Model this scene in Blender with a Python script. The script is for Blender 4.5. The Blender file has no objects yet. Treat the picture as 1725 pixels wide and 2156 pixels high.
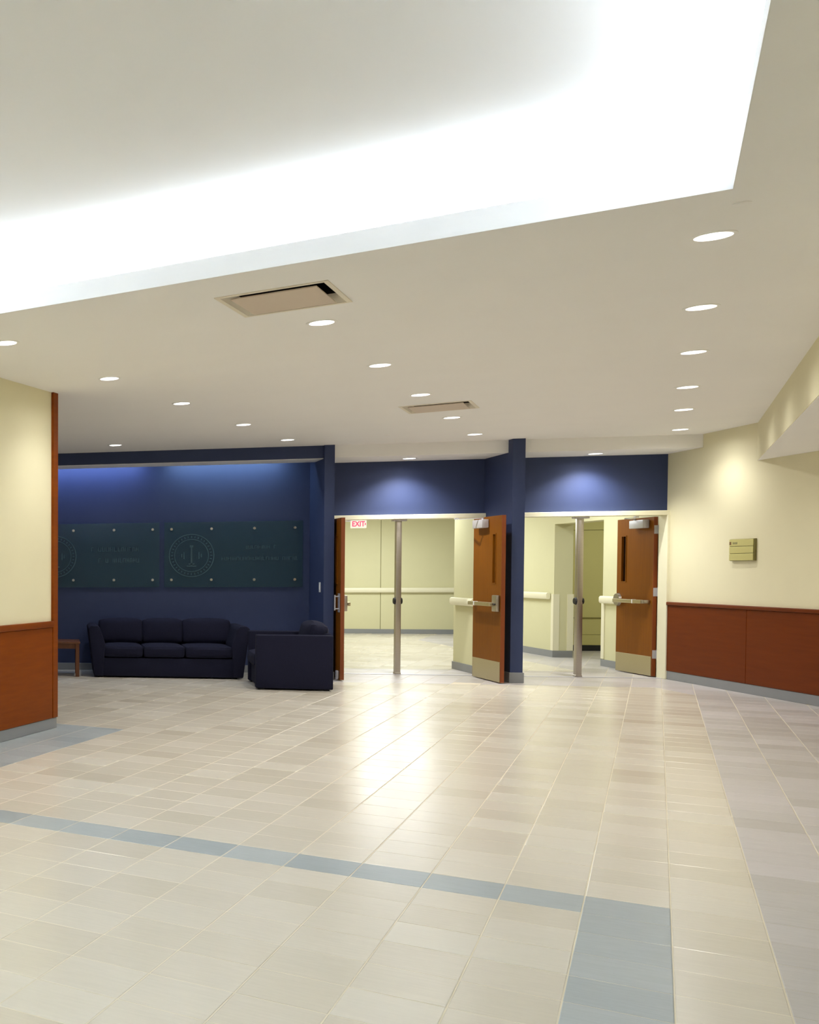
import bpy, bmesh, math, random
from mathutils import Matrix, Vector
from mathutils.geometry import delaunay_2d_cdt

random.seed(7)
S = bpy.context.scene
COL = S.collection
PI = math.pi

# ------------------------------------------------------------------ camera, world, exposure
EYE = 1.45
F, CX, CY = 2273.3, -419.9, 1269.8            # the photograph is the right part of a wide frame
W, HH = 1725, 2156
pit, rol, yaw = -0.0290, -0.0057, 0.2364
A_ = Matrix(((1, 0, 0), (0, 0, -1), (0, 1, 0)))
P_ = Matrix(((1, 0, 0), (0, math.cos(pit), math.sin(pit)), (0, -math.sin(pit), math.cos(pit))))
R_ = Matrix(((math.cos(rol), -math.sin(rol), 0), (math.sin(rol), math.cos(rol), 0), (0, 0, 1)))
N_ = Matrix(((math.cos(yaw), math.sin(yaw), 0), (-math.sin(yaw), math.cos(yaw), 0), (0, 0, 1)))
CM = R_ @ P_ @ A_ @ N_                          # world -> (right, down, forward)
cam = bpy.data.cameras.new('camera')
cam.sensor_fit = 'HORIZONTAL'
cam.sensor_width = 36
cam.lens = F / W * 36
cam.shift_x = (W / 2 - CX) / W
cam.shift_y = (CY - HH / 2) / W
cam.clip_end = 200
co = bpy.data.objects.new('camera', cam)
COL.objects.link(co)
r0, r1, r2 = CM[0], CM[1], CM[2]
co.matrix_world = Matrix(((r0[0], -r1[0], -r2[0], 0), (r0[1], -r1[1], -r2[1], 0), (r0[2], -r1[2], -r2[2], EYE), (0, 0, 0, 1)))
S.camera = co

wd = bpy.data.worlds.new('world')
S.world = wd
wd.use_nodes = True
wd.node_tree.nodes['Background'].inputs[0].default_value = (1, 0.97, 0.92, 1)
wd.node_tree.nodes['Background'].inputs[1].default_value = 0.02
S.view_settings.view_transform = 'Standard'
S.view_settings.look = 'None'
S.view_settings.gamma = 1
S.view_settings.use_curve_mapping = False
S.view_settings.exposure = 0.84
S.cycles.use_denoising = True
S.cycles.max_bounces = 10
S.cycles.diffuse_bounces = 6
S.cycles.transparent_max_bounces = 8
S.cycles.sample_clamp_indirect = 4

TH = math.radians(24.872)                       # the tile grid, coffer and lamp rows are turned by this
C = 3.065                                       # ceiling height
RZ = -TH
U = Vector((math.sin(TH), math.cos(TH)))
V = Vector((math.cos(TH), -math.sin(TH)))


def uv(u, v, z=0.0):
    return Vector((U.x * u + V.x * v, U.y * u + V.y * v, z))


UVM = Matrix.Rotation(RZ, 4, 'Z')               # local (v, u, z) -> world

# light levels
COVE_W = 44
SPOT_W = 15
HALL_W = 29
ALC_W = 8
COOL = (0.80, 0.90, 1.0)
LAMP = (1.0, 0.99, 0.975)
HALLC = (0.93, 0.98, 1.0)


def area(name, loc, sx, sy, power, rot=(0, 0, 0), color=COOL):
    l = bpy.data.lights.new(name, 'AREA')
    l.shape = 'RECTANGLE'
    l.size, l.size_y, l.energy, l.color = sx, sy, power, color
    o = bpy.data.objects.new(name, l)
    o.location, o.rotation_euler = loc, rot
    COL.objects.link(o)
    return o


# fluorescent strips hidden behind the lip of the ceiling coffer, shining up
CU0, CU1, CV0, CV1 = -4.0, 6.144, -4.05, 0.237
area('cove_lamp_front', uv(CU1 + .19, (CV0 + CV1) / 2, 3.25), 4.3, .10, COVE_W * 1.05, (PI, 0, RZ))
area('cove_lamp_right', uv((CU0 + CU1) / 2, CV1 + .19, 3.25), .10, 10.1, COVE_W * 2.4, (PI, 0, RZ))
area('cove_lamp_left', uv((CU0 + CU1) / 2, CV0 - .10, 3.25), .10, 10.1, COVE_W * 6.5, (PI, 0, RZ))
area('cove_lamp_rear', uv(CU0 - .19, (CV0 + CV1) / 2, 3.25), 4.3, .10, COVE_W * 4, (PI, 0, RZ))
# strips in the slot above the alcove header
area('slot_lamp_left', (0.2, 16.0, 3.0), 1.9, .05, ALC_W, (math.radians(22), 0, 0), (0.45, 0.6, 1.0))
area('slot_lamp_right', (2.25, 16.0, 3.0), 1.5, .05, ALC_W * .7, (math.radians(22), 0, 0), (0.6, 0.85, 1.0))
# ceiling panels of the hall behind the doors
area('hall_lamp_near', (4.6, 17.6, 2.74), 1.2, .6, HALL_W * .75, (0, 0, 0), HALLC)
area('hall_lamp_right', (6.7, 17.9, 2.74), .6, 1.2, HALL_W * .7, (0, 0, 0), HALLC)
area('hall_lamp_mid', (5.8, 21.0, 2.74), 1.2, .6, HALL_W * 1.3, (0, 0, 0), HALLC)
area('hall_lamp_end', (6.6, 24.2, 2.74), 1.2, .6, HALL_W * 1.7, (0, 0, 0), HALLC)

area('passage_fill', (9.2, 19.6, 2.74), .6, 1.2, HALL_W * .5, (0, 0, 0), HALLC)  # added fill that brightens the unlit side passage, no known fixture

# ------------------------------------------------------------------ materials
def srgb(r, g, b):
    f = lambda c: (c / 255) / 12.92 if c / 255 <= .04045 else ((c / 255 + .055) / 1.055) ** 2.4
    return (f(r), f(g), f(b), 1)


def mat(name, col, rough=.5, metal=0, var=.06, scale=6, bump=0, spec=.5, stretch=(1, 1, 1), col2=None, detail=3, bscale=None, aniso=0):
    m = bpy.data.materials.new(name)
    m.use_nodes = True
    nt = m.node_tree
    b = nt.nodes['Principled BSDF']
    b.inputs['Roughness'].default_value = rough
    b.inputs['Metallic'].default_value = metal
    b.inputs['Specular IOR Level'].default_value = spec
    tc = nt.nodes.new('ShaderNodeTexCoord')
    mp = nt.nodes.new('ShaderNodeMapping')
    mp.inputs['Scale'].default_value = stretch
    nt.links.new(tc.outputs['Object'], mp.inputs[0])
    n = nt.nodes.new('ShaderNodeTexNoise')
    n.inputs['Scale'].default_value = scale
    n.inputs['Detail'].default_value = detail
    nt.links.new(mp.outputs[0], n.inputs['Vector'])
    r = nt.nodes.new('ShaderNodeMix')
    r.data_type = 'RGBA'
    c2 = col2 or tuple(min(1, c * (1 + 2 * var)) for c in col[:3]) + (1,)
    c1 = col if col2 else tuple(c * (1 - 2 * var) for c in col[:3]) + (1,)
    r.inputs[6].default_value = c1
    r.inputs[7].default_value = c2
    nt.links.new(n.outputs[0], r.inputs[0])
    nt.links.new(r.outputs[2], b.inputs['Base Color'])
    if bump:
        bp = nt.nodes.new('ShaderNodeBump')
        bp.inputs['Strength'].default_value = bump
        bp.inputs['Distance'].default_value = .01
        n2 = n
        if bscale:
            n2 = nt.nodes.new('ShaderNodeTexNoise')
            n2.inputs['Scale'].default_value = bscale
            nt.links.new(mp.outputs[0], n2.inputs['Vector'])
        nt.links.new(n2.outputs[0], bp.inputs['Height'])
        nt.links.new(bp.outputs[0], b.inputs['Normal'])
    return m


def glow(name, col, power):
    m = bpy.data.materials.new(name)
    m.use_nodes = True
    b = m.node_tree.nodes['Principled BSDF']
    b.inputs['Base Color'].default_value = col
    b.inputs['Emission Color'].default_value = col
    b.inputs['Emission Strength'].default_value = power
    return m


def tilemat(name, cols, rough, streak=.10):
    """glazed floor tile: every tile of the grid takes its own shade, with fine streaks"""
    m = bpy.data.materials.new(name)
    m.use_nodes = True
    nt = m.node_tree
    L = nt.links.new
    b = nt.nodes['Principled BSDF']
    g = nt.nodes.new('ShaderNodeNewGeometry')
    mp = nt.nodes.new('ShaderNodeMapping')
    mp.inputs['Rotation'].default_value = (0, 0, TH)
    L(g.outputs['Position'], mp.inputs[0])
    sb = nt.nodes.new('ShaderNodeVectorMath'); sb.operation = 'SUBTRACT'
    sb.inputs[1].default_value = (TV0, TU0, -500)
    L(mp.outputs[0], sb.inputs[0])
    dv = nt.nodes.new('ShaderNodeVectorMath'); dv.operation = 'MULTIPLY'
    dv.inputs[1].default_value = (1 / TP, 1 / TP, .001)
    L(sb.outputs[0], dv.inputs[0])
    fl = nt.nodes.new('ShaderNodeVectorMath'); fl.operation = 'FLOOR'
    L(dv.outputs[0], fl.inputs[0])
    wn = nt.nodes.new('ShaderNodeTexWhiteNoise')
    L(fl.outputs[0], wn.inputs['Vector'])
    cr = nt.nodes.new('ShaderNodeValToRGB')
    cr.color_ramp.elements.remove(cr.color_ramp.elements[0])
    for i, (p, c) in enumerate(cols):
        e = cr.color_ramp.elements[0] if i == 0 else cr.color_ramp.elements.new(p)
        e.position, e.color = p, c
    L(wn.outputs['Value'], cr.inputs[0])
    st = nt.nodes.new('ShaderNodeMapping')
    st.inputs['Scale'].default_value = (3, 26, 1)
    ad = nt.nodes.new('ShaderNodeVectorMath'); ad.operation = 'ADD'
    L(dv.outputs[0], ad.inputs[0]); L(wn.outputs['Color'], ad.inputs[1])
    L(ad.outputs[0], st.inputs[0])
    n = nt.nodes.new('ShaderNodeTexNoise')
    n.inputs['Scale'].default_value = .8
    n.inputs['Detail'].default_value = 4
    L(st.outputs[0], n.inputs['Vector'])
    mr = nt.nodes.new('ShaderNodeMapRange')
    mr.inputs[1].default_value, mr.inputs[2].default_value = .3, .7
    mr.inputs[3].default_value, mr.inputs[4].default_value = 1 - streak / 2, 1 + streak / 2
    L(n.outputs[0], mr.inputs[0])
    mx = nt.nodes.new('ShaderNodeVectorMath'); mx.operation = 'SCALE'
    L(cr.outputs[0], mx.inputs[0]); L(mr.outputs[0], mx.inputs['Scale'])
    L(mx.outputs[0], b.inputs['Base Color'])
    rr = nt.nodes.new('ShaderNodeMapRange')
    b.inputs['Specular IOR Level'].default_value = .38
    rr.inputs[3].default_value, rr.inputs[4].default_value = rough - .02, rough + .03
    L(wn.outputs['Value'], rr.inputs[0])
    L(rr.outputs[0], b.inputs['Roughness'])
    return m


TP, TV0, TU0 = .2955, .362, 5.5605
M = {}
M['beige'] = tilemat('beige_tile', [(0, srgb(200, 191, 173)), (.06, srgb(205, 197, 180)), (.5, srgb(208, 200, 184)), (1, srgb(211, 204, 189))], .25, .05)
M['blue'] = tilemat('blue_grey_tile', [(0, srgb(150, 158, 160)), (1, srgb(166, 172, 172))], .34)
M['grey'] = tilemat('lavender_grey_tile', [(0, srgb(178, 173, 168)), (.5, srgb(186, 181, 177)), (1, srgb(194, 188, 186))], .34)
M['grout'] = mat('pale_grout', srgb(210, 200, 176), .8, var=.03, scale=3)
M['ceil'] = mat('white_ceiling_paint', srgb(242, 241, 241), .9, var=.008, scale=2, spec=.2)
M['cove'] = mat('coffer_white_paint', srgb(236, 236, 236), .9, var=.006, scale=2, spec=.2)
M['cream'] = mat('cream_wall_paint', srgb(232, 225, 190), .7, var=.012, scale=3, bump=.02, bscale=160, spec=.3)
M['hall'] = mat('pale_olive_wall_paint', srgb(214, 210, 170), .7, var=.012, scale=3, spec=.3)
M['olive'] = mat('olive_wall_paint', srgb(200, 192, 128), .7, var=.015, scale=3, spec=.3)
M['trimcream'] = mat('cream_trim_paint', srgb(234, 229, 200), .45, var=.01, scale=4)
M['navy'] = mat('navy_wall_paint', srgb(52, 63, 98), .6, var=.03, scale=4, bump=.02, bscale=200, spec=.35)
M['wood'] = mat('orange_brown_veneer', srgb(112, 50, 8), .42, scale=5, stretch=(.6, .6, 7), col2=srgb(132, 64, 12), detail=5, spec=.06)
M['woodv'] = mat('honey_brown_door_veneer', srgb(110, 62, 10), .42, scale=4, stretch=(9, 9, .5), col2=srgb(132, 78, 16), detail=5, spec=.06)
M['woodedge'] = mat('reddish_door_edge', srgb(118, 52, 10), .45, scale=5, stretch=(6, 6, .6), col2=srgb(136, 66, 18))
M['woodr'] = mat('russet_veneer', srgb(96, 40, 8), .42, scale=4, stretch=(.5, .5, 7), col2=srgb(116, 52, 14), detail=5, spec=.06)
M['base'] = mat('grey_rubber_base', srgb(138, 140, 142), .5, var=.03, scale=4)
M['steel'] = mat('brushed_steel', srgb(178, 170, 158), .34, metal=1, var=.04, scale=3, stretch=(1, 1, 30))
M['brass'] = mat('satin_bronze_steel', srgb(186, 174, 140), .36, metal=.9, var=.05, scale=3, stretch=(1, 20, 30))
M['darkmetal'] = mat('dark_metal', srgb(40, 38, 40), .4, metal=.7)
M['silver'] = mat('silver_paint', srgb(196, 194, 198), .4, metal=.3, var=.03)
M['fabric'] = mat('black_navy_upholstery', srgb(26, 27, 46), .9, var=.12, scale=60, bump=.25, bscale=420, spec=.2)
M['darkwood'] = mat('dark_walnut', srgb(86, 46, 20), .4, scale=5, stretch=(8, 1, 1), col2=srgb(110, 62, 28))
M['white'] = mat('white_enamel', srgb(240, 240, 238), .4, var=.01)
M['reflector'] = mat('white_reflector', srgb(246, 246, 246), .35, var=.01)
M['khaki'] = mat('khaki_sign_plastic', srgb(196, 188, 118), .45, var=.02)
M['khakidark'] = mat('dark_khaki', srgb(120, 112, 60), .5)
M['ink'] = mat('brown_ink', srgb(110, 76, 36), .6)
M['inkgrey'] = mat('grey_ink', srgb(110, 108, 78), .6)
M['plaque'] = mat('beige_diffuser_plate', srgb(204, 188, 172), .6, var=.01)
M['flange'] = mat('vent_flange_paint', srgb(226, 218, 202), .6, var=.01)
M['duct'] = mat('dark_duct', srgb(46, 42, 40), .8)
M['black'] = mat('black_rubber', srgb(24, 24, 26), .6)
M['vision'] = mat('dark_vision_glass', srgb(24, 16, 10), .08, var=.02)
M['etch'] = mat('etched_frost', srgb(58, 80, 88), .7, var=.05)
M['lamp'] = glow('lit_lamp', (1, .99, .97, 1), 6)
M['red'] = glow('exit_red', srgb(240, 40, 70), 1.6)
M['signwhite'] = glow('exit_face', srgb(226, 220, 206), .45)


def glass():
    m = bpy.data.materials.new('green_tinted_glass')
    m.use_nodes = True
    nt = m.node_tree
    b = nt.nodes['Principled BSDF']
    b.inputs['Base Color'].default_value = srgb(66, 90, 104)
    b.inputs['Roughness'].default_value = .12
    t = nt.nodes.new('ShaderNodeBsdfTransparent')
    t.inputs[0].default_value = (.86, .93, .92, 1)
    x = nt.nodes.new('ShaderNodeMixShader')
    x.inputs[0].default_value = .36
    nt.links.new(t.outputs[0], x.inputs[1])
    nt.links.new(b.outputs[0], x.inputs[2])
    nt.links.new(x.outputs[0], nt.nodes['Material Output'].inputs['Surface'])
    return m


M['glass'] = glass()


# ------------------------------------------------------------------ mesh helpers
def B():
    return bmesh.new()


def merge(bm, t, X=None):
    me = bpy.data.meshes.new('t')
    t.to_mesh(me)
    t.free()
    if X is not None:
        me.transform(X)
        if X.determinant() < 0:
            me.flip_normals()
    bm.from_mesh(me)
    bpy.data.meshes.remove(me)
    return bm


def box(bm, x0, x1, y0, y1, z0, z1, bev=0, seg=1, X=None):
    t = bmesh.new()
    bmesh.ops.create_cube(t, size=1)
    for v in t.verts:
        v.co = Vector((x0 + (v.co.x + .5) * (x1 - x0), y0 + (v.co.y + .5) * (y1 - y0), z0 + (v.co.z + .5) * (z1 - z0)))
    if bev:
        bmesh.ops.bevel(t, geom=t.edges[:], offset=bev, segments=seg, profile=.5, affect='EDGES')
    bmesh.ops.recalc_face_normals(t, faces=t.faces[:])
    return merge(bm, t, X)


def prism(bm, pts, z0, z1, X=None, bev=0, seg=1):
    """polygon in the local x-y plane, pulled up from z0 to z1"""
    t = bmesh.new()
    a = [t.verts.new((p[0], p[1], z0)) for p in pts]
    b = [t.verts.new((p[0], p[1], z1)) for p in pts]
    n = len(pts)
    t.faces.new(a[::-1])
    t.faces.new(b)
    for i in range(n):
        t.faces.new((a[i], a[(i + 1) % n], b[(i + 1) % n], b[i]))
    if bev:
        bmesh.ops.bevel(t, geom=t.edges[:], offset=bev, segments=seg, profile=.5, affect='EDGES')
    bmesh.ops.recalc_face_normals(t, faces=t.faces[:])
    return merge(bm, t, X)


def lathe(bm, prof, n=24, X=None, closed=False):
    """profile of (r, z) turned about z"""
    t = bmesh.new()
    rings = []
    for r, z in prof:
        if r < 1e-6:
            rings.append([t.verts.new((0, 0, z))])
        else:
            rings.append([t.verts.new((r * math.cos(2 * PI * k / n), r * math.sin(2 * PI * k / n), z)) for k in range(n)])
    pairs = list(zip(rings, rings[1:])) + ([(rings[-1], rings[0])] if closed else [])
    for p, q in pairs:
        for k in range(n):
            a, b = p[k % len(p)], p[(k + 1) % len(p)]
            c, d = q[(k + 1) % len(q)], q[k % len(q)]
            vs = []
            for w in (a, b, c, d):
                if w not in vs:
                    vs.append(w)
            if len(vs) > 2:
                t.faces.new(vs)
    bmesh.ops.recalc_face_normals(t, faces=t.faces[:])
    return merge(bm, t, X)


def rod(bm, p, q, r, n=12, r2=None):
    p, q = Vector(p), Vector(q)
    d = q - p
    X = Matrix.Translation(p) @ d.to_track_quat('Z', 'Y').to_matrix().to_4x4()
    return lathe(bm, [(0, 0), (r, 0), (r2 or r, d.length), (0, d.length)], n, X)


def obj(name, bm, m, parent=None, loc=None, rotz=None, flat=False):
    me = bpy.data.meshes.new(name)
    bm.to_mesh(me)
    bm.free()
    me.materials.append(m)
    for p in me.polygons:
        p.use_smooth = not flat
    if not flat:
        me.set_sharp_from_angle(angle=math.radians(35))
    o = bpy.data.objects.new(name, me)
    COL.objects.link(o)
    if parent:
        o.parent = parent
    if loc is not None:
        o.location = loc
    if rotz is not None:
        o.rotation_euler = (0, 0, rotz)
    return o


def tag(o, label=None, cat=None, group=None, kind=None):
    if label: o['label'] = label
    if cat: o['category'] = cat
    if group: o['group'] = group
    if kind: o['kind'] = kind
    return o


def thing(name, label, cat, loc=(0, 0, 0), rotz=0, group=None):
    o = bpy.data.objects.new(name, None)
    o.empty_display_size = .1
    COL.objects.link(o)
    o.location = loc
    o.rotation_euler = (0, 0, rotz)
    return tag(o, label, cat, group)


def struct(name, bm, m, parent=None):
    o = obj(name, bm, m, parent)
    if not parent:
        o['kind'] = 'structure'
    return o


def plate(bm, outer, holes, z, th, X=None):
    """horizontal plate with holes: its lower face at z, th thick"""
    vs, es, off = [], [], 0
    for loop in [outer] + holes:
        n = len(loop)
        vs += [Vector((p[0], p[1])) for p in loop]
        es += [(off + i, off + (i + 1) % n) for i in range(n)]
        off += n
    ov, oe, of, *_ = delaunay_2d_cdt(vs, es, [], 0, 1e-6)

    def inside(c, loop):
        r = False
        for i in range(len(loop)):
            a, b = loop[i], loop[i - 1]
            if (a[1] > c[1]) != (b[1] > c[1]) and c[0] < (b[0] - a[0]) * (c[1] - a[1]) / (b[1] - a[1]) + a[0]:
                r = not r
        return r
    t = bmesh.new()
    lo = [t.verts.new((v.x, v.y, z)) for v in ov]
    hi = [t.verts.new((v.x, v.y, z + th)) for v in ov]
    cnt = {}
    for f in of:
        c = sum((ov[i] for i in f), Vector((0, 0))) / len(f)
        if inside(c, outer) and not any(inside(c, h) for h in holes):
            t.faces.new([lo[i] for i in f][::-1])
            t.faces.new([hi[i] for i in f])
            for i in range(len(f)):
                e = tuple(sorted((f[i], f[(i + 1) % len(f)])))
                cnt[e] = cnt.get(e, 0) + 1
    for (a, b), k in cnt.items():
        if k == 1:
            t.faces.new((lo[a], lo[b], hi[b], hi[a]))
    bmesh.ops.recalc_face_normals(t, faces=t.faces[:])
    return merge(bm, t, X)


def ring(c, r, n=28):
    return [(c[0] + r * math.cos(2 * PI * k / n), c[1] + r * math.sin(2 * PI * k / n)) for k in range(n)]


# ------------------------------------------------------------------ floor and its tiles
fl = struct('floor', box(B(), -8, 10.6, -8, 27, -.15, -.0014), M['grout'])
XB, YB, XH, YH = 6.96, 15.0, 7.036, 17.1


def clip(poly, nx, ny, d):
    """keep nx*x + ny*y <= d"""
    out = []
    for i in range(len(poly)):
        a, b = poly[i], poly[(i + 1) % len(poly)]
        fa, fb = nx * a[0] + ny * a[1] - d, nx * b[0] + ny * b[1] - d
        if fa <= 0:
            out.append(a)
        if fa * fb < 0:
            t = fa / (fa - fb)
            out.append((a[0] + (b[0] - a[0]) * t, a[1] + (b[1] - a[1]) * t))
    return out


def parea(p):
    return abs(sum(p[i][0] * p[i - 1][1] - p[i - 1][0] * p[i][1] for i in range(len(p)))) / 2


def regions(poly, u, v):
    """split one square of the grid into the coloured fields it lies on"""
    out = []
    if v + .15 > TV0 + .01:
        return [('grey', poly)]
    if u < 5.85 and -.23 < v + .15 < .07 and v > -.3:
        return [('blue', poly)]
    if abs(u - TU0) < .05 and v < -.2:
        return [('blue', poly)]
    if v + .15 < -3.775:                        # beside the left wall
        a = clip(poly, U.x, U.y, 9.49)
        b = clip(poly, -U.x, -U.y, -9.49)
        if parea(a) > 4e-4 if len(a) > 2 else False: out.append(('blue', a))
        if parea(b) > 4e-4 if len(b) > 2 else False: out.append(('beige', b))
        return out
    main = clip(clip(poly, 1, 0, XB), 0, 1, YB)
    hall = clip(clip(poly, 1, 0, XH), 0, -1, -YH)
    side = clip(clip(poly, -1, 0, -XB), 0, 1, YB)
    mid = clip(clip(poly, 0, -1, -YB), 0, 1, YH)
    hs = clip(clip(poly, -1, 0, -XH), 0, -1, -YH)
    for k, p in (('beige', main), ('beige', hall), ('grey', side), ('grey', mid), ('grey', hs)):
        if len(p) > 2 and parea(p) > 4e-4:
            out.append((k, p))
    return out


def shrink(poly, d):
    """move every edge of a convex polygon inwards by d"""
    n = len(poly)
    ar = sum(poly[i - 1][0] * poly[i][1] - poly[i][0] * poly[i - 1][1] for i in range(n))
    if ar < 0:
        poly = poly[::-1]
    q = poly
    for i in range(n):
        a, b = poly[i], poly[(i + 1) % n]
        ex, ey = b[0] - a[0], b[1] - a[1]
        l = math.hypot(ex, ey)
        if l < 1e-5:
            continue
        nx, ny = ey / l, -ex / l
        q = clip(q, nx, ny, nx * a[0] + ny * a[1] - d)
        if len(q) < 3:
            return []
    return q


def tile_bm(bm, poly, X=None):
    o, i = shrink(poly, .0024), shrink(poly, .0046)
    if len(o) < 3 or len(i) != len(o):
        return
    t = bmesh.new()
    b = [t.verts.new((p[0], p[1], -.008)) for p in o]
    m = [t.verts.new((p[0], p[1], -.0009)) for p in o]
    h = [t.verts.new((p[0], p[1], 0)) for p in i]
    n = len(o)
    for k in range(n):
        j = (k + 1) % n
        t.faces.new((b[k], b[j], m[j], m[k]))
        t.faces.new((m[k], m[j], h[j], h[k]))
    t.faces.new(h)
    bmesh.ops.recalc_face_normals(t, faces=t.faces[:])
    merge(bm, t, X)


def seen(x, y, z=0):
    p = CM @ Vector((x, y, z - EYE))
    if p[2] < .2:
        return False
    px, py = CX + F * p[0] / p[2], CY + F * p[1] / p[2]
    m = 60 + 900 / p[2]
    return -m < px < W + m and py < HH + m


squares = []
for iu in range(-16, 75):
    for iv in range(-36, 26):
        u, v = TU0 + iu * TP, TV0 + iv * TP
        c = uv(u + TP / 2, v + TP / 2)
        if not seen(c.x, c.y) or c.y > 26.3 or c.x > 10 or (c.y < 16 and c.x > 7.75) or (c.y > 16.3 and c.x < 3.3) or (v < -4.6 and u < 9.1):
            continue
        p = [tuple(uv(u + a * TP, v + b * TP)[:2]) for a, b in ((0, 0), (0, 1), (1, 1), (1, 0))]
        for k, q in regions(p, u, v):
            d = c.length
            squares.append((d, k, q, u, v, parea(q) > .99 * TP * TP))
squares.sort(key=lambda s: s[0])
shared = {}
rest = {'beige': B(), 'blue': B(), 'grey': B()}
for i, (d, k, q, u, v, whole) in enumerate(squares):
    if i < 298:
        if whole:
            if k not in shared:
                bm = B()
                tile_bm(bm, [(0, 0), (TP, 0), (TP, TP), (0, TP)])
                shared[k] = obj('tile', bm, M[k], fl, flat=True)
                o = shared[k]
            else:
                o = shared[k].copy()
                COL.objects.link(o)
            o.location = uv(u, v)
            o.rotation_euler = (random.uniform(-.0006, .0006), random.uniform(-.0006, .0006), RZ)
            o.location.z = random.uniform(-.0003, 0)
        else:
            bm = B()
            tile_bm(bm, q)
            obj('tile', bm, M[k], fl, flat=True)
    else:
        tile_bm(rest[k], q)
for k, bm in rest.items():
    tag(obj('far_tiles', bm, M[k], fl, flat=True), kind='stuff')

# ------------------------------------------------------------------ ceiling
ROW = {'A': (.195, [6.95, 8.80, 10.59, 12.61, 14.38, 16.43]),
       'B': (-1.745, [7.72, 9.63, 11.51, 13.47, 15.33]),
       'C': (-3.64, [6.95, 8.80, 10.57, 12.57, 14.41]),
       'D': (-5.51, [13.52])}
VENT = [(6.92, -1.775), (12.52, -1.735)]
LR = .079
holes = []
for v, us in ROW.values():
    holes += [ring(uv(u, v), LR) for u in us]
sq = lambda u, v, h: [tuple(uv(u + a * h, v + b * h)[:2]) for a, b in ((-1, -1), (-1, 1), (1, 1), (1, -1))]
holes += [sq(u, v, .29) for u, v in VENT]
holes.append([tuple(uv(a, b)[:2]) for a, b in ((CU0, CV0), (CU0, CV1), (CU1, CV1), (CU1, CV0))])
ce = struct('ceiling', plate(B(), [(-8, -8), (7.8, -8), (7.8, 15.43), (-8, 15.43)], holes, C, .02), M['ceil'])
# lip of the coffer: upright white board with a thin bead along its foot
for nm, x0, x1, y0, y1 in (('front', CV0, CV1, CU1, CU1 + .02), ('right', CV1, CV1 + .02, CU0, CU1 + .02),
                           ('left', CV0 - .02, CV0, CU0, CU1 + .02), ('rear', CV0, CV1, CU0 - .02, CU0)):
    obj('coffer_lip', box(B(), x0, x1, y0, y1, C + .003, 3.178, X=UVM), M['cove'], ce)
bm = B()
box(bm, CV0, CV1 - .004, CU1 - .004, CU1, C - .001, C + .022, X=UVM)
box(bm, CV1 - .004, CV1, CU0, CU1, C - .001, C + .022, X=UVM)
obj('coffer_bead', bm, M['cove'], ce)
RH, PW = 3.45, .36
bm = B()
box(bm, CV0 - .2, CV1 + PW, CU0 - PW, CU1 + PW, RH, RH + .04, X=UVM)
obj('raised_ceiling', bm, M['cove'], ce)
bm = B()
box(bm, CV0 - .2, CV1 + PW, CU1 + PW, CU1 + PW + .03, C + .02, RH + .04, X=UVM)
box(bm, CV0 - .2, CV1 + PW, CU0 - PW - .03, CU0 - PW, C + .02, RH + .04, X=UVM)
box(bm, CV1 + PW, CV1 + PW + .03, CU0 - PW, CU1 + PW, C + .02, RH + .04, X=UVM)
box(bm, CV0 - .23, CV0 - .2, CU0 - PW, CU1 + PW, C + .02, RH + .04, X=UVM)
obj('coffer_side', bm, M['cove'], ce)
# dropped soffit above the doors
bm = B()
plate(bm, [(3.475, 15.43), (7.72, 15.43), (7.72, 16.26), (3.475, 16.26)], [ring((4.487, 15.831), LR), ring((6.659, 15.877), LR)], 2.905, .02)
box(bm, 3.475, 7.72, 15.43, 15.45, 2.925, C + .02)
obj('soffit', bm, M['ceil'], ce)
# bulkhead on the right: its near face follows the coffer, underside white
yr = (7.62 - V.x * .87) / U.x
pts = [tuple(uv(yr, .87)[:2]), (7.62, -8), tuple(uv((-8 - V.y * .87) / U.y, .87)[:2])]
obj('bulkhead', prism(B(), pts, 2.643, C), M['cream'], ce)
i_ = shrink(pts, .004)
obj('bulkhead_underside', prism(B(), i_, 2.639, 2.643), M['ceil'], ce)

# ------------------------------------------------------------------ walls
wl = struct('wall_left', box(B(), -4.53, -4.33, -9, 9.222, 0, C, X=UVM), M['cream'])
obj('wainscot_panel', box(B(), -4.33, -4.312, 4.0, 9.134, .10, .93, .003, X=UVM), M['wood'], wl)
obj('wainscot_panel', box(B(), -4.33, -4.312, -2.0, 3.994, .10, .93, .003, X=UVM), M['wood'], wl)
obj('cap_rail', box(B(), -4.33, -4.295, -2.0, 9.139, .932, .988, .008, 2, X=UVM), M['wood'], wl)
bm = B()
box(bm, -4.56, -4.308, 9.142, 9.240, .10, C, .003, X=UVM)
obj('corner_post', bm, M['wood'], wl)
bl = struct('baseboard_left', box(B(), -4.33, -4.318, -2, 9.236, 0, .098, .003, X=UVM), M['base'])
wr = struct('wall_right', box(B(), 7.62, 7.9, -8, 16.34, 0, C), M['cream'])
for y0, y1 in ((14.478, 16.13), (12.82, 14.472), (11.16, 12.814)):
    obj('wainscot_panel', box(B(), 7.602, 7.62, y0, y1, .112, .955, .003), M['woodr'], wr)
obj('cap_rail', box(B(), 7.585, 7.62, 11.16, 16.13, .957, 1.0, .008, 2), M['woodr'], wr)
struct('baseboard_right', box(B(), 7.606, 7.62, 11.16, 16.13, 0, .11, .003), M['base'])
struct('wall_rear', box(B(), -8, 8, -8.2, -8, 0, C), M['cream'])

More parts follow.
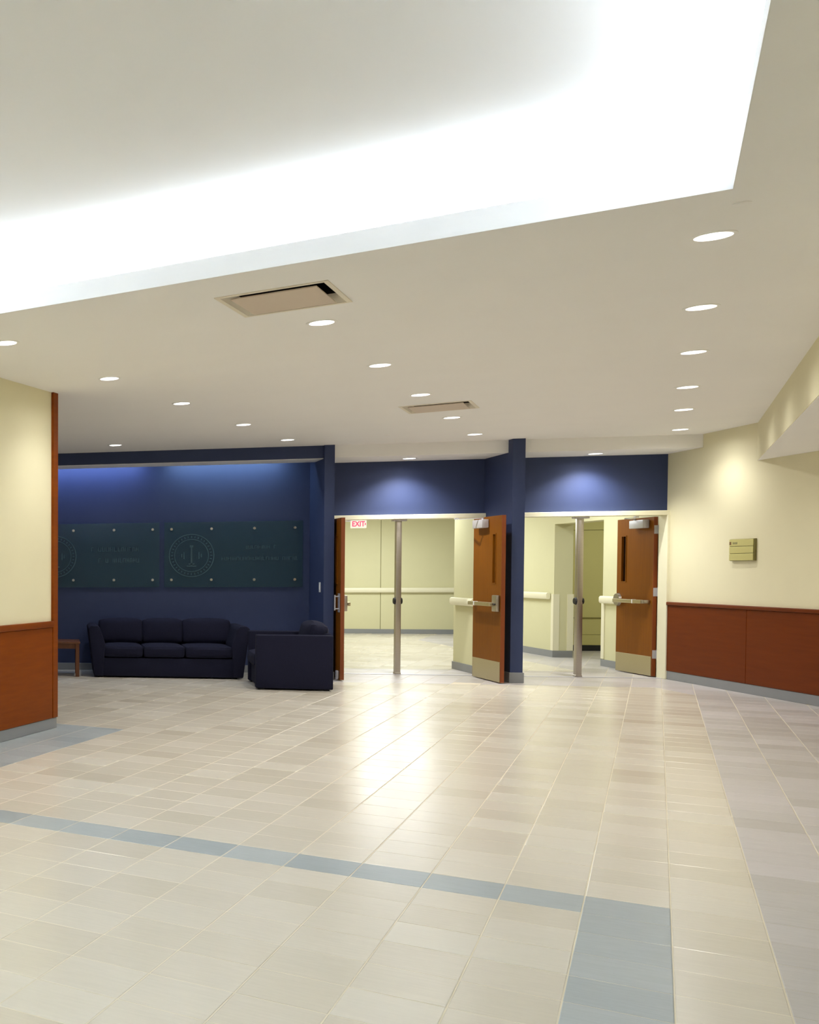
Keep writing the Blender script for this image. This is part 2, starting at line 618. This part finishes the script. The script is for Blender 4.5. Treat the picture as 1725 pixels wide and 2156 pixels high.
wb = struct('wall_back', box(B(), -4.5, 3.36, 16.21, 16.36, 0, C + .2), M['navy'])
bm = B()
box(bm, -4.5, 3.353, 15.42, 15.46, 2.90, C + .2)
obj('alcove_header', bm, M['navy'], wb)
obj('header_underside', box(B(), -4.5, 3.353, 15.43, 15.91, 2.894, 2.912), M['ceil'], wb)
obj('slot_cover', box(B(), -4.5, 3.353, 15.46, 16.21, C + .1, C + .2), M['ceil'], wb)
obj('pilaster', box(B(), 3.353, 3.475, 15.36, 16.35, 0, C), M['navy'], wb)
obj('divider', box(B(), 5.51, 5.65, 15.29, 16.34, 0, C), M['navy'], wb)
obj('transom_panel', box(B(), 3.475, 5.51, 16.21, 16.34, 2.18, 2.93), M['navy'], wb)
obj('transom_panel', box(B(), 5.65, 7.622, 16.21, 16.34, 2.18, 2.93), M['navy'], wb)
struct('wall_alcove', box(B(), -4.7, -4.5, 6, 16.3, 0, C + .2), M['navy'])
bm = B()
box(bm, -4.5, 3.353, 16.197, 16.21, 0, .10, .002)
bb = struct('baseboard_back', bm, M['base'])
obj('divider_base', box(B(), 5.497, 5.662, 15.277, 16.1, 0, .13, .003), M['base'], bb)
obj('pilaster_base', box(B(), 3.341, 3.487, 15.347, 16.1, 0, .10, .003), M['base'], bb)

# hall beyond the doors
he = struct('wall_hall_end', box(B(), 2, 10.5, 26.42, 26.6, 0, 2.78), M['khakidark'])
obj('wall_panel', box(B(), 2, 6.925, 26.40, 26.42, .0, 2.75), M['hall'], he)
obj('wall_panel', box(B(), 6.937, 10.5, 26.40, 26.42, .0, 2.75), M['hall'], he)
struct('wall_hall_far', box(B(), 10.3, 10.5, 21.6, 26.4, 0, 2.78), M['hall'])
struct('baseboard_hall_end', box(B(), 2, 10.3, 26.385, 26.4, 0, .10), M['base'])
struct('wall_hall_left', box(B(), 1.8, 2, 16.36, 26.4, 0, 2.78), M['hall'])
struct('wall_hall_pier', box(B(), 5.507, 5.66, 16.345, 17.31, 0, 2.78), M['hall'])
struct('baseboard_hall_pier', box(B(), 5.492, 5.507, 16.36, 17.318, 0, .108), M['base'])
wh = struct('wall_hall_right', box(B(), 7.736, 8.0, 16.34, 18.15, 0, 2.78), M['hall'])
obj('far_stretch', box(B(), 7.736, 8.0, 19.762, 22.6, 0, 2.78), M['hall'], wh)
obj('opening_lintel', box(B(), 7.736, 8.0, 18.15, 19.762, 2.145, 2.78), M['hall'], wh)
bm = B()
box(bm, 7.722, 7.736, 16.4, 18.158, 0, .10)
bh = struct('baseboard_hall_right', bm, M['base'])
bm = B()
box(bm, 7.722, 7.736, 19.752, 22.6, 0, .108)
box(bm, 7.736, 8.005, 19.752, 19.762, 0, .108)
obj('far_base', bm, M['base'], bh)
# the dim side passage behind the opening
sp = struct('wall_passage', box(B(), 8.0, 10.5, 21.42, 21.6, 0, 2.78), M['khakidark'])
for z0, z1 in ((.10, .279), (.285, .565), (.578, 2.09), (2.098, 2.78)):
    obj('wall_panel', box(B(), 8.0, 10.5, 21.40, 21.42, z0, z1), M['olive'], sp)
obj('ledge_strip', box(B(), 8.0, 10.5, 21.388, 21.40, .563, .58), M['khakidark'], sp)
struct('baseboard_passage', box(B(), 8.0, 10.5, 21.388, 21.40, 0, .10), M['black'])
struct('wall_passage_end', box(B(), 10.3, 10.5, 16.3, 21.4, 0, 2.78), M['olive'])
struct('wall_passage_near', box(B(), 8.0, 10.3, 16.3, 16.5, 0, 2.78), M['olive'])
struct('ceiling_hall', box(B(), 1.8, 10.5, 16.35, 26.6, 2.75, 2.8), M['ceil'])

# ------------------------------------------------------------------ door frames, doors, mullions
def frame(name, x0, x1, jl, jr):
    bm = B()
    box(bm, x0, x1, 16.14, 16.345, 2.117, 2.178, .004)
    o = struct(name, bm, M['trimcream'])
    if jl: obj('jamb', box(B(), x0, x0 + .045, 16.14, 16.345, 0, 2.117, .004), M['trimcream'], o)
    if jr: obj('jamb', box(B(), x1 - .05, x1, 16.13, 16.345, 0, 2.117, .004), M['trimcream'], o)
    obj('threshold', box(B(), x0, x1, 16.2, 16.30, 0, .006, .002), M['silver'], o)
    return o


frame('trim_1', 3.476, 5.509, True, True)
frame('trim_2', 5.651, 7.640, True, True)


def leaf(name, label, hinge, du, dn, wid, lite, closer_a, mats, plate_back=False, rose=False):
    """door leaf in local axes a (from the hinge), n (out of the push face), z"""
    t = thing(name, label, 'door', (hinge[0], hinge[1], 0))
    t['kind'] = 'structure'
    X = Matrix(((du[0], dn[0], 0, 0), (du[1], dn[1], 0, 0), (0, 0, 1, 0), (0, 0, 0, 1)))
    T, Z0, Z1 = .045, .012, 2.107
    a0, a1, z0, z1 = lite
    bm = B()
    for (p, q, r, s) in ((0, a0, Z0, Z1), (a1, wid, Z0, Z1), (a0, a1, Z0, z0), (a0, a1, z1, Z1)):
        box(bm, p, q, -T + .0015, 0, r, s, X=X)
    bmesh.ops.remove_doubles(bm, verts=bm.verts[:], dist=1e-5)
    lf = obj('leaf', bm, M['woodv'], t)
    obj('edge_strip', box(B(), wid, wid + .003, -T, 0, Z0, Z1, X=X), M['woodedge'], lf)
    obj('edge_strip', box(B(), -.003, 0, -T, 0, Z0, Z1, X=X), M['woodedge'], lf)
    obj('vision_pane', box(B(), a0, a1, -T / 2 - .004, -T / 2 + .004, z0, z1, X=X), M['vision'], lf)
    bm = B()
    for s in (0, -T):
        e = .006 if s == 0 else -.006
        lo, hi = sorted((s, s + e))
        for (p, q, r, w) in ((a0 - .012, a0, z0 - .012, z1 + .012), (a1, a1 + .012, z0 - .012, z1 + .012), (a0, a1, z0 - .012, z0), (a0, a1, z1, z1 + .012)):
            box(bm, p, q, lo, hi, r, w, X=X)
    obj('lite_frame', bm, M['woodv'], lf)
    obj('kick_plate', box(B(), .012, wid - .006, 0, .004, .014, .268, .001, X=X), M['brass'], t)
    # push bar with its housing and the lock case at the free edge
    pb = obj('push_bar', box(B(), .10, wid - .10, .055, .098, .965, 1.015, .006, 2, X=X), M['brass'], t)
    bm = B()
    box(bm, .055, .125, .001, .085, .968, 1.012, .006, 2, X=X)
    box(bm, wid - .22, wid - .11, .001, .07, .968, 1.012, .006, 2, X=X)
    obj('bar_bracket', bm, M['steel'], pb)
    obj('bar_joint', box(B(), .30, .325, .053, .101, .963, 1.017, .003, X=X), M['white'], pb)
    if rose:
        bm = B()
        rod(bm, X @ Vector((wid - .05, .001, 1.0)), X @ Vector((wid - .05, .03, 1.0)), .09, 28, .082)
        obj('lock_rose', bm, M['steel'], t)
    else:
        lk = obj('lock_case', box(B(), wid - .175, wid - .03, .001, .045, .90, 1.105, .008, 2, X=X), M['steel'], t)
        obj('lock_slot', box(B(), wid - .16, wid - .045, .045, .058, .985, 1.0, .002, X=X), M['darkmetal'], lk)
    ca, cb = closer_a
    cl = obj('closer', box(B(), ca, cb, .002, .082, 1.965, 2.075, .01, 2, X=X), M['silver'], t)
    # two-link arm to the header
    bm = B()
    s = Vector((cb - .08, .045, 2.09)); e = Vector((cb - .30 if cb > .35 else .05, .26, 2.098)); w = Vector((-.02 if not rose else .02, .20, 2.105))
    rod(bm, X @ Vector((s.x, s.y, 2.07)), X @ Vector((s.x, s.y, 2.098)), .014)
    box(bm, -.008, .008, 0, (e - s).length, -.004, .004, X=X @ Matrix.Translation(s) @ Matrix.Rotation(math.atan2(-(e - s).x, (e - s).y), 4, 'Z'))
    box(bm, -.008, .008, 0, (w - e).length, -.004, .004, X=X @ Matrix.Translation(e) @ Matrix.Rotation(math.atan2(-(w - e).x, (w - e).y), 4, 'Z'))
    box(bm, w.x - .04, w.x + .01, w.y - .02, w.y + .02, 2.098, 2.116, X=X)
    obj('closer_arm', bm, M['silver'], cl)
    for z in (.30, 1.12, 1.94):
        bm = B()
        rod(bm, X @ Vector((-.010, -T - .008, z - .058)), X @ Vector((-.010, -T - .008, z + .058)), .009, 10)
        box(bm, -.0052, -.003, -T, -.004, z - .055, z + .055, X=X)
        obj('hinge', bm, M['silver'], t)
    if plate_back:
        pl = obj('pull_plate', box(B(), wid - .13, wid - .03, -T - .004, -T - .0005, .885, 1.13, .001, X=X), M['silver'], t)
        bm = B()
        rod(bm, X @ Vector((wid - .08, -T - .004, .93)), X @ Vector((wid - .08, -T - .05, .93)), .008)
        rod(bm, X @ Vector((wid - .08, -T - .004, 1.09)), X @ Vector((wid - .08, -T - .05, 1.09)), .008)
        rod(bm, X @ Vector((wid - .08, -T - .05, .91)), X @ Vector((wid - .08, -T - .05, 1.11)), .009)
        obj('pull_handle', bm, M['silver'], pl)
        bm = B()
        box(bm, wid - .12, wid - .05, -T - .03, -T - .0005, .02, .13, .008, 2, X=X)
        rod(bm, X @ Vector((wid - .085, -T - .02, .012)), X @ Vector((wid - .085, -T - .02, .05)), .014)
        obj('door_holder', bm, M['silver'], t)
    return t


leaf('door_1', 'brown door leaf standing open beside the armchair, seen almost edge on', (3.555, 16.075), (0, -1), (1, 0), .925, (.67, .76, 1.26, 1.875), (.08, .40), None, plate_back=True)
leaf('door_2', 'brown door leaf with kick plate standing open against the navy divider', (5.345, 16.075), (0, -1), (-1, 0), .935, (.665, .745, 1.26, 1.875), (.18, .52), None, rose=False)
leaf('door_3', 'brown door leaf swung into the hall beside the cream right-hand wall', (7.562, 16.400), (0, 1), (-1, 0), .945, (.705, .815, 1.254, 1.87), (.10, .46), None, rose=True)


def mullion(x, y, label):
    t = thing('mullion_post', label, 'post', (x, y, .006), group='steel posts in the doorways')
    bm = B()
    box(bm, -.033, .033, -.04, .04, 0, 2.104, .004, 2)
    obj('post', bm, M['steel'], t)
    obj('foot', box(B(), -.037, .037, -.045, .045, 0, .022, .003), M['steel'], t)
    bm = B()
    box(bm, -.075, .095, -.05, .05, 2.085, 2.112, .003)
    tb = obj('head_bracket', bm, M['silver'], t)
    for s in (-1, 1):
        bm = B()
        rod(bm, (s * .0335, -.0, 1.0), (s * .052, 0, 1.0), .05, 20, .04)
        obj('strike', bm, M['black'], t)
    return t


mullion(4.480, 16.25, 'steel post standing in the middle of the left doorway, between two open leaves')
mullion(6.648, 16.25, 'steel post standing in the middle of the right doorway, before the dim opening')

# ------------------------------------------------------------------ downlights
def downlight(p, z, label, group, power=1.0):
    t = thing('ceiling_downlight', label, 'downlight', (p[0], p[1], z), 0, group)
    if not dl:
        bm = B()
        lathe(bm, [(.0755, -.004), (.0925, -.003), (.094, .0), (.0765, .0)], 32, closed=True)
        dl['trim_ring'] = obj('trim_ring', bm, M['white'], t)
        bm = B()
        lathe(bm, [(.0755, -.003), (.073, .02), (.064, .055), (.05, .075), (.0, .078)], 32)
        dl['reflector'] = obj('reflector', bm, M['reflector'], t)
        bm = B()
        lathe(bm, [(0, .018), (.022, .020), (.040, .028), (.050, .042), (.05, .06), (0, .06)], 24)
        dl['lamp'] = obj('lamp', bm, M['lamp'], t)
    else:
        for k in ('trim_ring', 'reflector', 'lamp'):
            c = dl[k].copy()
            COL.objects.link(c)
            c.parent = t
    for nm, k, ang, bl in (('downlight_beam', 2.0 * power, 128, 1.0), ('downlight_spill', .42 if power == 1 else .2, 168, .6)):
        l = bpy.data.lights.new(nm, 'SPOT')
        l.energy, l.color, l.spot_size, l.spot_blend, l.shadow_soft_size = SPOT_W * k, LAMP, math.radians(ang), bl, .035
        o = bpy.data.objects.new(nm, l)
        COL.objects.link(o)
        o.parent = t
        o.location = (0, 0, -.012)
    return t


dl = {}
ORD = ['nearest', 'second', 'third', 'fourth', 'fifth', 'farthest']
for key, where in (('A', 'row along the right-hand wall'), ('B', 'middle row beside both air vents'), ('C', 'left row towards the navy alcove')):
    v, us = ROW[key]
    for i, u in enumerate(us):
        n = ORD[i] if i < len(us) - 1 else 'farthest'
        downlight(uv(u, v), C, 'recessed downlight, %s from the coffer in the %s' % (n, where) if n not in ('nearest', 'farthest') else
                  'recessed downlight %s the coffer in the %s' % ('nearest to' if n == 'nearest' else 'farthest from', where), 'recessed downlights in the main ceiling')
downlight(uv(13.52, -5.51), C, 'lone recessed downlight just in front of the navy header, beside the wooden corner post', 'recessed downlights in the main ceiling')
downlight((4.487, 15.831), 2.905, 'recessed downlight in the dropped soffit over the left doorway', 'recessed downlights in the soffit', 2.6)
downlight((6.659, 15.877), 2.905, 'recessed downlight in the dropped soffit over the right doorway', 'recessed downlights in the soffit', 2.6)

# ------------------------------------------------------------------ air vents and sprinkler caps
def vent(u, v, label):
    t = thing('ceiling_vent', label, 'air vent', uv(u, v, C), RZ, 'square air vents in the ceiling')
    sqr = lambda h: [(-h, -h), (h, -h), (h, h), (-h, h)]
    bm = B()
    plate(bm, sqr(.312), [sqr(.285)], -.005, .005)
    obj('flange', bm, M['flange'], t)
    q = bmesh.new()
    lo = [q.verts.new((a, b, -.003)) for a, b in sqr(.285)]
    mi = [q.verts.new((a, b, .05)) for a, b in sqr(.245)]
    for k in range(4):
        q.faces.new((lo[k], lo[(k + 1) % 4], mi[(k + 1) % 4], mi[k]))
    obj('throat', q, M['flange'], t)
    q = bmesh.new()
    a = [q.verts.new((x, y, .05)) for x, y in sqr(.245)]
    b = [q.verts.new((x, y, .16)) for x, y in sqr(.245)]
    for k in range(4):
        q.faces.new((a[k], a[(k + 1) % 4], b[(k + 1) % 4], b[k]))
    q.faces.new(b)
    obj('duct', q, M['duct'], t)
    obj('diffuser_plate', box(B(), -.238, .238, -.243, .243, -.012, -.004, .0015), M['plaque'], t)
    bm = B()
    for x in (-.12, .12):
        for y in (-.12, .12):
            rod(bm, (x, y, -.004), (x, y, .16), .006, 8)
    obj('hanger_rods', bm, M['darkmetal'], t)['kind'] = 'stuff'
    return t


vent(6.92, -1.775, 'large square air vent near the edge of the lit ceiling coffer')
vent(12.52, -1.735, 'smaller looking square air vent farther back, between downlights near the doors')
for (x, y), lab in (((2.947, 5.702), 'small round sprinkler cap by the corner of the lit coffer'), ((3.857, 14.485), 'tiny round sprinkler cap in the ceiling in front of the left doorway')):
    t = thing('sprinkler_cap', lab, 'sprinkler', (x, y, C))
    bm = B()
    lathe(bm, [(0, -.006), (.028, -.006), (.034, -.003), (.034, 0), (0, 0)], 20)
    obj('cap', bm, M['ceil'], t)

# ------------------------------------------------------------------ lounge furniture
def soft(name, parent, x0, x1, y0, y1, z0, z1, b=.03, X=None, bulge=0, axis=2):
    """a padded box: rounded edges and slightly swollen faces"""
    t = bmesh.new()
    bmesh.ops.create_cube(t, size=2)
    bmesh.ops.subdivide_edges(t, edges=t.edges[:], cuts=7, use_grid_fill=True)
    hx, hy, hz = (x1 - x0) / 2, (y1 - y0) / 2, (z1 - z0) / 2
    for w in t.verts:
        p = w.co.copy()
        q = Vector((p.x * hx, p.y * hy, p.z * hz))
        c = Vector((max(-hx + b, min(hx - b, q.x)), max(-hy + b, min(hy - b, q.y)), max(-hz + b, min(hz - b, q.z))))
        # spread the outer ring of the grid over the rounded edge
        d = Vector((p.x if abs(p.x) > .99 else 0, p.y if abs(p.y) > .99 else 0, p.z if abs(p.z) > .99 else 0))
        d.normalize()
        r = c + d * b
        f = [(1 - (p[(k + 1) % 3]) ** 2) * (1 - (p[(k + 2) % 3]) ** 2) for k in range(3)]
        for k in range(3):
            if abs(p[k]) > .99:
                r[k] += math.copysign(bulge * f[k], p[k])
        w.co = r + Vector(((x0 + x1) / 2, (y0 + y1) / 2, (z0 + z1) / 2))
    bmesh.ops.recalc_face_normals(t, faces=t.faces[:])
    bm = B()
    merge(bm, t, X)
    o = obj(name, bm, M['fabric'], parent)
    return o


sf = thing('sofa', 'three seat black navy sofa with flared arms under the glass panels', 'sofa', (1.39, 15.1, 0))
# local x is centred, y from the front (0) to the back
bm = B()
box(bm, -.94, .94, .02, .95, .02, .265, .015, 2)
obj('base', bm, M['fabric'], sf)
bm = B()
for x in (-.85, .85):
    for y in (.1, .85):
        box(bm, x - .03, x + .03, y - .03, y + .03, 0, .02)
obj('feet', bm, M['black'], sf)['kind'] = 'stuff'
obj('back_frame', prism(B(), [(.70, .265), (.95, .265), (1.02, .70), (.93, .74), (.86, .70)], -.86, .86, Matrix(((0, 0, 1, 0), (1, 0, 0, 0), (0, 1, 0, 0), (0, 0, 0, 1))), .02, 2), M['fabric'], sf)
XZ = Matrix(((1, 0, 0, 0), (0, 0, 1, 0), (0, 1, 0, 0), (0, 0, 0, 1)))
for s in (-1, 1):
    arm = [(s * .945, .02), (s * .83, .02), (s * .80, .45), (s * .865, .66), (s * .90, .695), (s * .985, .70), (s * 1.025, .665)]
    obj('arm', prism(B(), arm, .0, .93, XZ, .014, 3), M['fabric'], sf)
for a, b in ((-.815, -.31), (-.305, .22), (.225, .815)):
    soft('seat_cushion', sf, a, b, .01, .72, .272, .43, .035, bulge=.018)
for a, b in ((-.86, -.285), (-.28, .24), (.245, .86)):
    lean = Matrix.Translation((0, .62, .43)) @ Matrix.Rotation(math.radians(-12), 4, 'X')
    soft('back_cushion', sf, a, b, -.10, .10, 0, .335, .045, lean, .02)

ac = thing('armchair', 'boxy black navy armchair turned side on beside the open door', 'armchair', (2.29, 13.89, 0), math.radians(-4))
bm = B()
box(bm, .03, .80, .13, .93, .02, .26, .015, 2)
obj('base', bm, M['fabric'], ac)
obj('arm', box(B(), 0, .845, 0, .15, .018, .66, .014, 3), M['fabric'], ac)
obj('arm', box(B(), 0, .845, .93, 1.08, .018, .66, .014, 3), M['fabric'], ac)
obj('back', box(B(), .66, .845, .15, .93, .26, .68, .02, 3), M['fabric'], ac)
soft('seat_cushion', ac, -.02, .62, .155, .925, .265, .43, .035, bulge=.018)
soft('back_cushion', ac, -.11, .11, .16, .92, 0, .36, .05, Matrix.Translation((.66, 0, .43)) @ Matrix.Rotation(math.radians(10), 4, 'Y'), .03)
bm = B()
for x in (.06, .78):
    for y in (.06, 1.02):
        box(bm, x - .03, x + .03, y - .03, y + .03, 0, .02)
obj('feet', bm, M['black'], ac)['kind'] = 'stuff'

tb = thing('side_table', 'small dark walnut side table between the wood corner post and the sofa', 'table', (-.10, 15.42, 0))
obj('table_top', box(B(), -.36, .36, -.30, .30, .448, .475, .004, 2), M['darkwood'], tb)
bm = B()
box(bm, -.33, .33, -.27, -.25, .38, .448)
box(bm, -.33, .33, .25, .27, .38, .448)
box(bm, -.33, -.31, -.25, .25, .38, .448)
box(bm, .31, .33, -.25, .25, .38, .448)
obj('apron', bm, M['darkwood'], tb)
for x in (-.325, .325):
    for y in (-.265, .265):
        bm = B()
        box(bm, x - .025, x + .025, y - .025, y + .025, 0, .448, .004)
        obj('leg', bm, M['darkwood'], tb)

# ------------------------------------------------------------------ glass panels on the navy wall
YG = 16.155


def strokes(bm, x0, x1, z, h, seed):
    """worn, unreadable frosted lettering: thin upright and flat strokes"""
    r = random.Random(seed)
    x = x0
    while x < x1:
        w = h * r.uniform(.45, .75)
        if r.random() < .16:
            x += h * .8
            continue
        box(bm, x, x + h * .14, YG - .0075, YG - .0062, z, z + h)
        k = r.random()
        if k < .7:
            box(bm, x + h * .14, x + w, YG - .0075, YG - .0062, z + h * r.choice((0, .43, .86)), z + h * r.choice((0, .43, .86)) + h * .13) if False else None
            zz = z + h * r.choice((0, .43, .86))
            box(bm, x + h * .14, x + w, YG - .0075, YG - .0062, zz, zz + h * .13)
        if k > .35:
            box(bm, x + w - h * .14, x + w, YG - .0075, YG - .0062, z, z + h)
        x += w + h * .22


def glass_panel(x0, x1, bolts, seal, lines, label):
    t = thing('glass_panel', label, 'wall panel', (0, 0, 0), group='glass panels over the sofa')
    obj('pane', box(B(), x0, x1, YG - .006, YG + .006, 1.20, 2.12, .002), M['glass'], t)
    for x in bolts:
        for z in (1.305, 2.022):
            bm = B()
            rod(bm, (x, YG - .018, z), (x, YG - .0065, z), .017, 16, .019)
            rod(bm, (x, YG + .0065, z), (x, 16.2095, z), .012, 10)
            obj('standoff_bolt', bm, M['steel'], t)
    bm = B()
    c = Matrix(((1, 0, 0, seal), (0, 0, 1, YG - .0075), (0, 1, 0, 1.648), (0, 0, 0, 1)))
    for ro, ri in ((.305, .292), (.232, .222)):
        lathe(bm, [(ro, 0), (ri, 0), (ri, .0013), (ro, .0013)], 56, c, True)
    for k in range(36):
        a = 2 * PI * k / 36
        p = Matrix.Translation((seal + .262 * math.sin(a), YG - .0068, 1.648 + .262 * math.cos(a))) @ Matrix.Rotation(a, 4, 'Y')
        box(bm, -.006, .006, -.0006, .0006, -.014, .014, X=p)
    for dx, dz, w, h in ((0, -.01, .022, .26), (0, .13, .05, .03), (0, -.15, .13, .016), (0, -.12, .08, .016), (-.1, .0, .012, .10), (.1, .0, .012, .10), (-.13, .0, .012, .05), (.13, .0, .012, .05)):
        box(bm, seal + dx - w / 2, seal + dx + w / 2, YG - .0075, YG - .0062, 1.648 + dz - h / 2, 1.648 + dz + h / 2)
    obj('etched_seal', bm, M['etch'], t)
    for i, (a, b, z, h) in enumerate(lines):
        bm = B()
        strokes(bm, a, b, z, h, i + int(seal * 100))
        tag(obj('etched_line', bm, M['etch'], t), kind='stuff')
    return t


glass_panel(-.45, 1.369, (-.35, .18, .745, 1.275), -.08, ((.43, 1.06, 1.715, .062), (.43, 1.06, 1.555, .062)),
            'left green tinted glass panel, partly hidden behind the wooden corner post')
glass_panel(1.433, 3.258, (1.53, 2.065, 2.63, 3.155), 1.80, ((2.52, 2.92, 1.735, .05), (2.16, 3.17, 1.575, .05)),
            'right green tinted glass panel with faint round seal, near the alcove corner')

sw = thing('light_switch', 'white light switch plate on the navy alcove side wall', 'switch', (3.353, 15.565, 1.205))
obj('switch_plate', box(B(), -.007, 0, -.037, .037, -.066, .066, .002), M['white'], sw)
obj('rocker', box(B(), -.012, -.007, -.016, .016, -.033, .033, .002), M['white'], sw)

# ------------------------------------------------------------------ signs
ws = thing('room_sign', 'khaki three row room sign on the cream right-hand wall', 'sign', (7.62, 14.575, 1.64))
obj('back_plate', box(B(), -.022, 0, -.232, .232, -.126, .126, .003), M['khakidark'], ws)
for k in range(3):
    z = .122 - k * .083
    r = obj('sign_row', box(B(), -.030, -.022, -.216, .230, z - .078, z, .002), M['khaki'], ws)
    if k == 0:
        obj('mark', box(B(), -.0308, -.03, .192, .226, z - .062, z - .026), M['ink'], r)
        bm = B()
        for j in range(5):
            box(bm, -.0308, -.03, .150 - j * .018, .160 - j * .018, z - .056, z - .030 - (j % 2) * .004)
        obj('lettering', bm, M['inkgrey'], r)


def text(s, h):
    cu = bpy.data.curves.new('t', 'FONT')
    cu.offset = .0035
    cu.body, cu.size, cu.extrude, cu.align_x, cu.align_y = s, h, .001, 'CENTER', 'CENTER'
    o = bpy.data.objects.new('t', cu)
    COL.objects.link(o)
    dg = bpy.context.evaluated_depsgraph_get()
    me = bpy.data.meshes.new_from_object(o.evaluated_get(dg))
    bpy.data.objects.remove(o)
    return me


ex = thing('exit_sign', 'white exit sign with red letters hanging in the hall behind the left doorway', 'sign', (5.022, 20.5, 2.22))
obj('housing', box(B(), -.122, .122, -.03, .03, -.068, .068, .006, 2), M['signwhite'], ex)
bm = B()
me = text('EXIT', .125)
me.transform(Matrix(((.80, 0, 0, -.008), (0, 0, -1, -.0315), (0, 1, 0, 0), (0, 0, 0, 1))))
bm.from_mesh(me)
obj('letters', bm, M['red'], ex)
obj('arrow', prism(B(), [(.094, .03), (.094, -.03), (.114, 0)], .0300, .0322, Matrix(((1, 0, 0, 0), (0, 0, -1, 0), (0, 1, 0, 0), (0, 0, 0, 1)))), M['red'], ex)
bm = B()
rod(bm, (0, 0, .068), (0, 0, .525), .012)
lathe(bm, [(0, .51), (.05, .51), (.05, .53), (0, .53)], 16)
obj('stem', bm, M['white'], ex)

# ------------------------------------------------------------------ hand rails and corner guards of the hall
def rail(label, loc, length, along_y, ends):
    t = thing('handrail', label, 'handrail', loc, 0 if along_y else PI / 2)
    prof = [(-.072, -.03), (-.06, -.05), (-.04, -.055), (-.018, -.05), (-.012, 0), (-.018, .05), (-.04, .055), (-.06, .05), (-.072, .03)]
    bm = B()
    prism(bm, prof, 0, length, Matrix(((1, 0, 0, 0), (0, 0, 1, 0), (0, 1, 0, 0), (0, 0, 0, 1))))
    obj('rail', bm, M['trimcream'], t)
    n = max(2, int(length / 1.2) + 1)
    for k in range(n):
        y = .12 + (length - .24) * k / (n - 1)
        obj('bracket', box(B(), -.014, 0, y - .04, y + .04, -.035, .035), M['trimcream'], t)
    return t


rail('cream handrail on the far end wall of the hall', (9.6, 26.40, .967), 7.2, False, 0)
rail('short cream handrail on the bright wall beside the middle door leaf', (5.507, 16.42, .978), .84, True, 0)
rail('cream handrail on the hall wall left of the dim opening', (7.736, 19.86, .990), 2.7, True, 0)
rail('cream handrail on the hall wall partly behind the far right door leaf', (7.736, 16.7, .978), 1.40, True, 0)


def guard(label, x, y, sx, sy, z1):
    t = thing('corner_guard', label, 'corner guard', (x, y, 0))
    bm = B()
    a = .075
    pts = [(0, 0), (a * sx, 0), (a * sx, -.012 * sy), (-.012 * sx, -.012 * sy), (-.012 * sx, a * sy), (0, a * sy)]
    prism(bm, pts, .11, z1)
    obj('guard', bm, M['trimcream'], t)
    return t


guard('cream corner guard on the left corner of the opening jamb', 7.736, 19.762, 1, 1, 1.02)
guard('cream corner guard on the right corner of the opening jamb', 8.0, 19.762, -1, 1, 1.02)
guard('cream corner guard on the near side of the dim opening', 7.736, 18.15, 1, -1, 1.0)
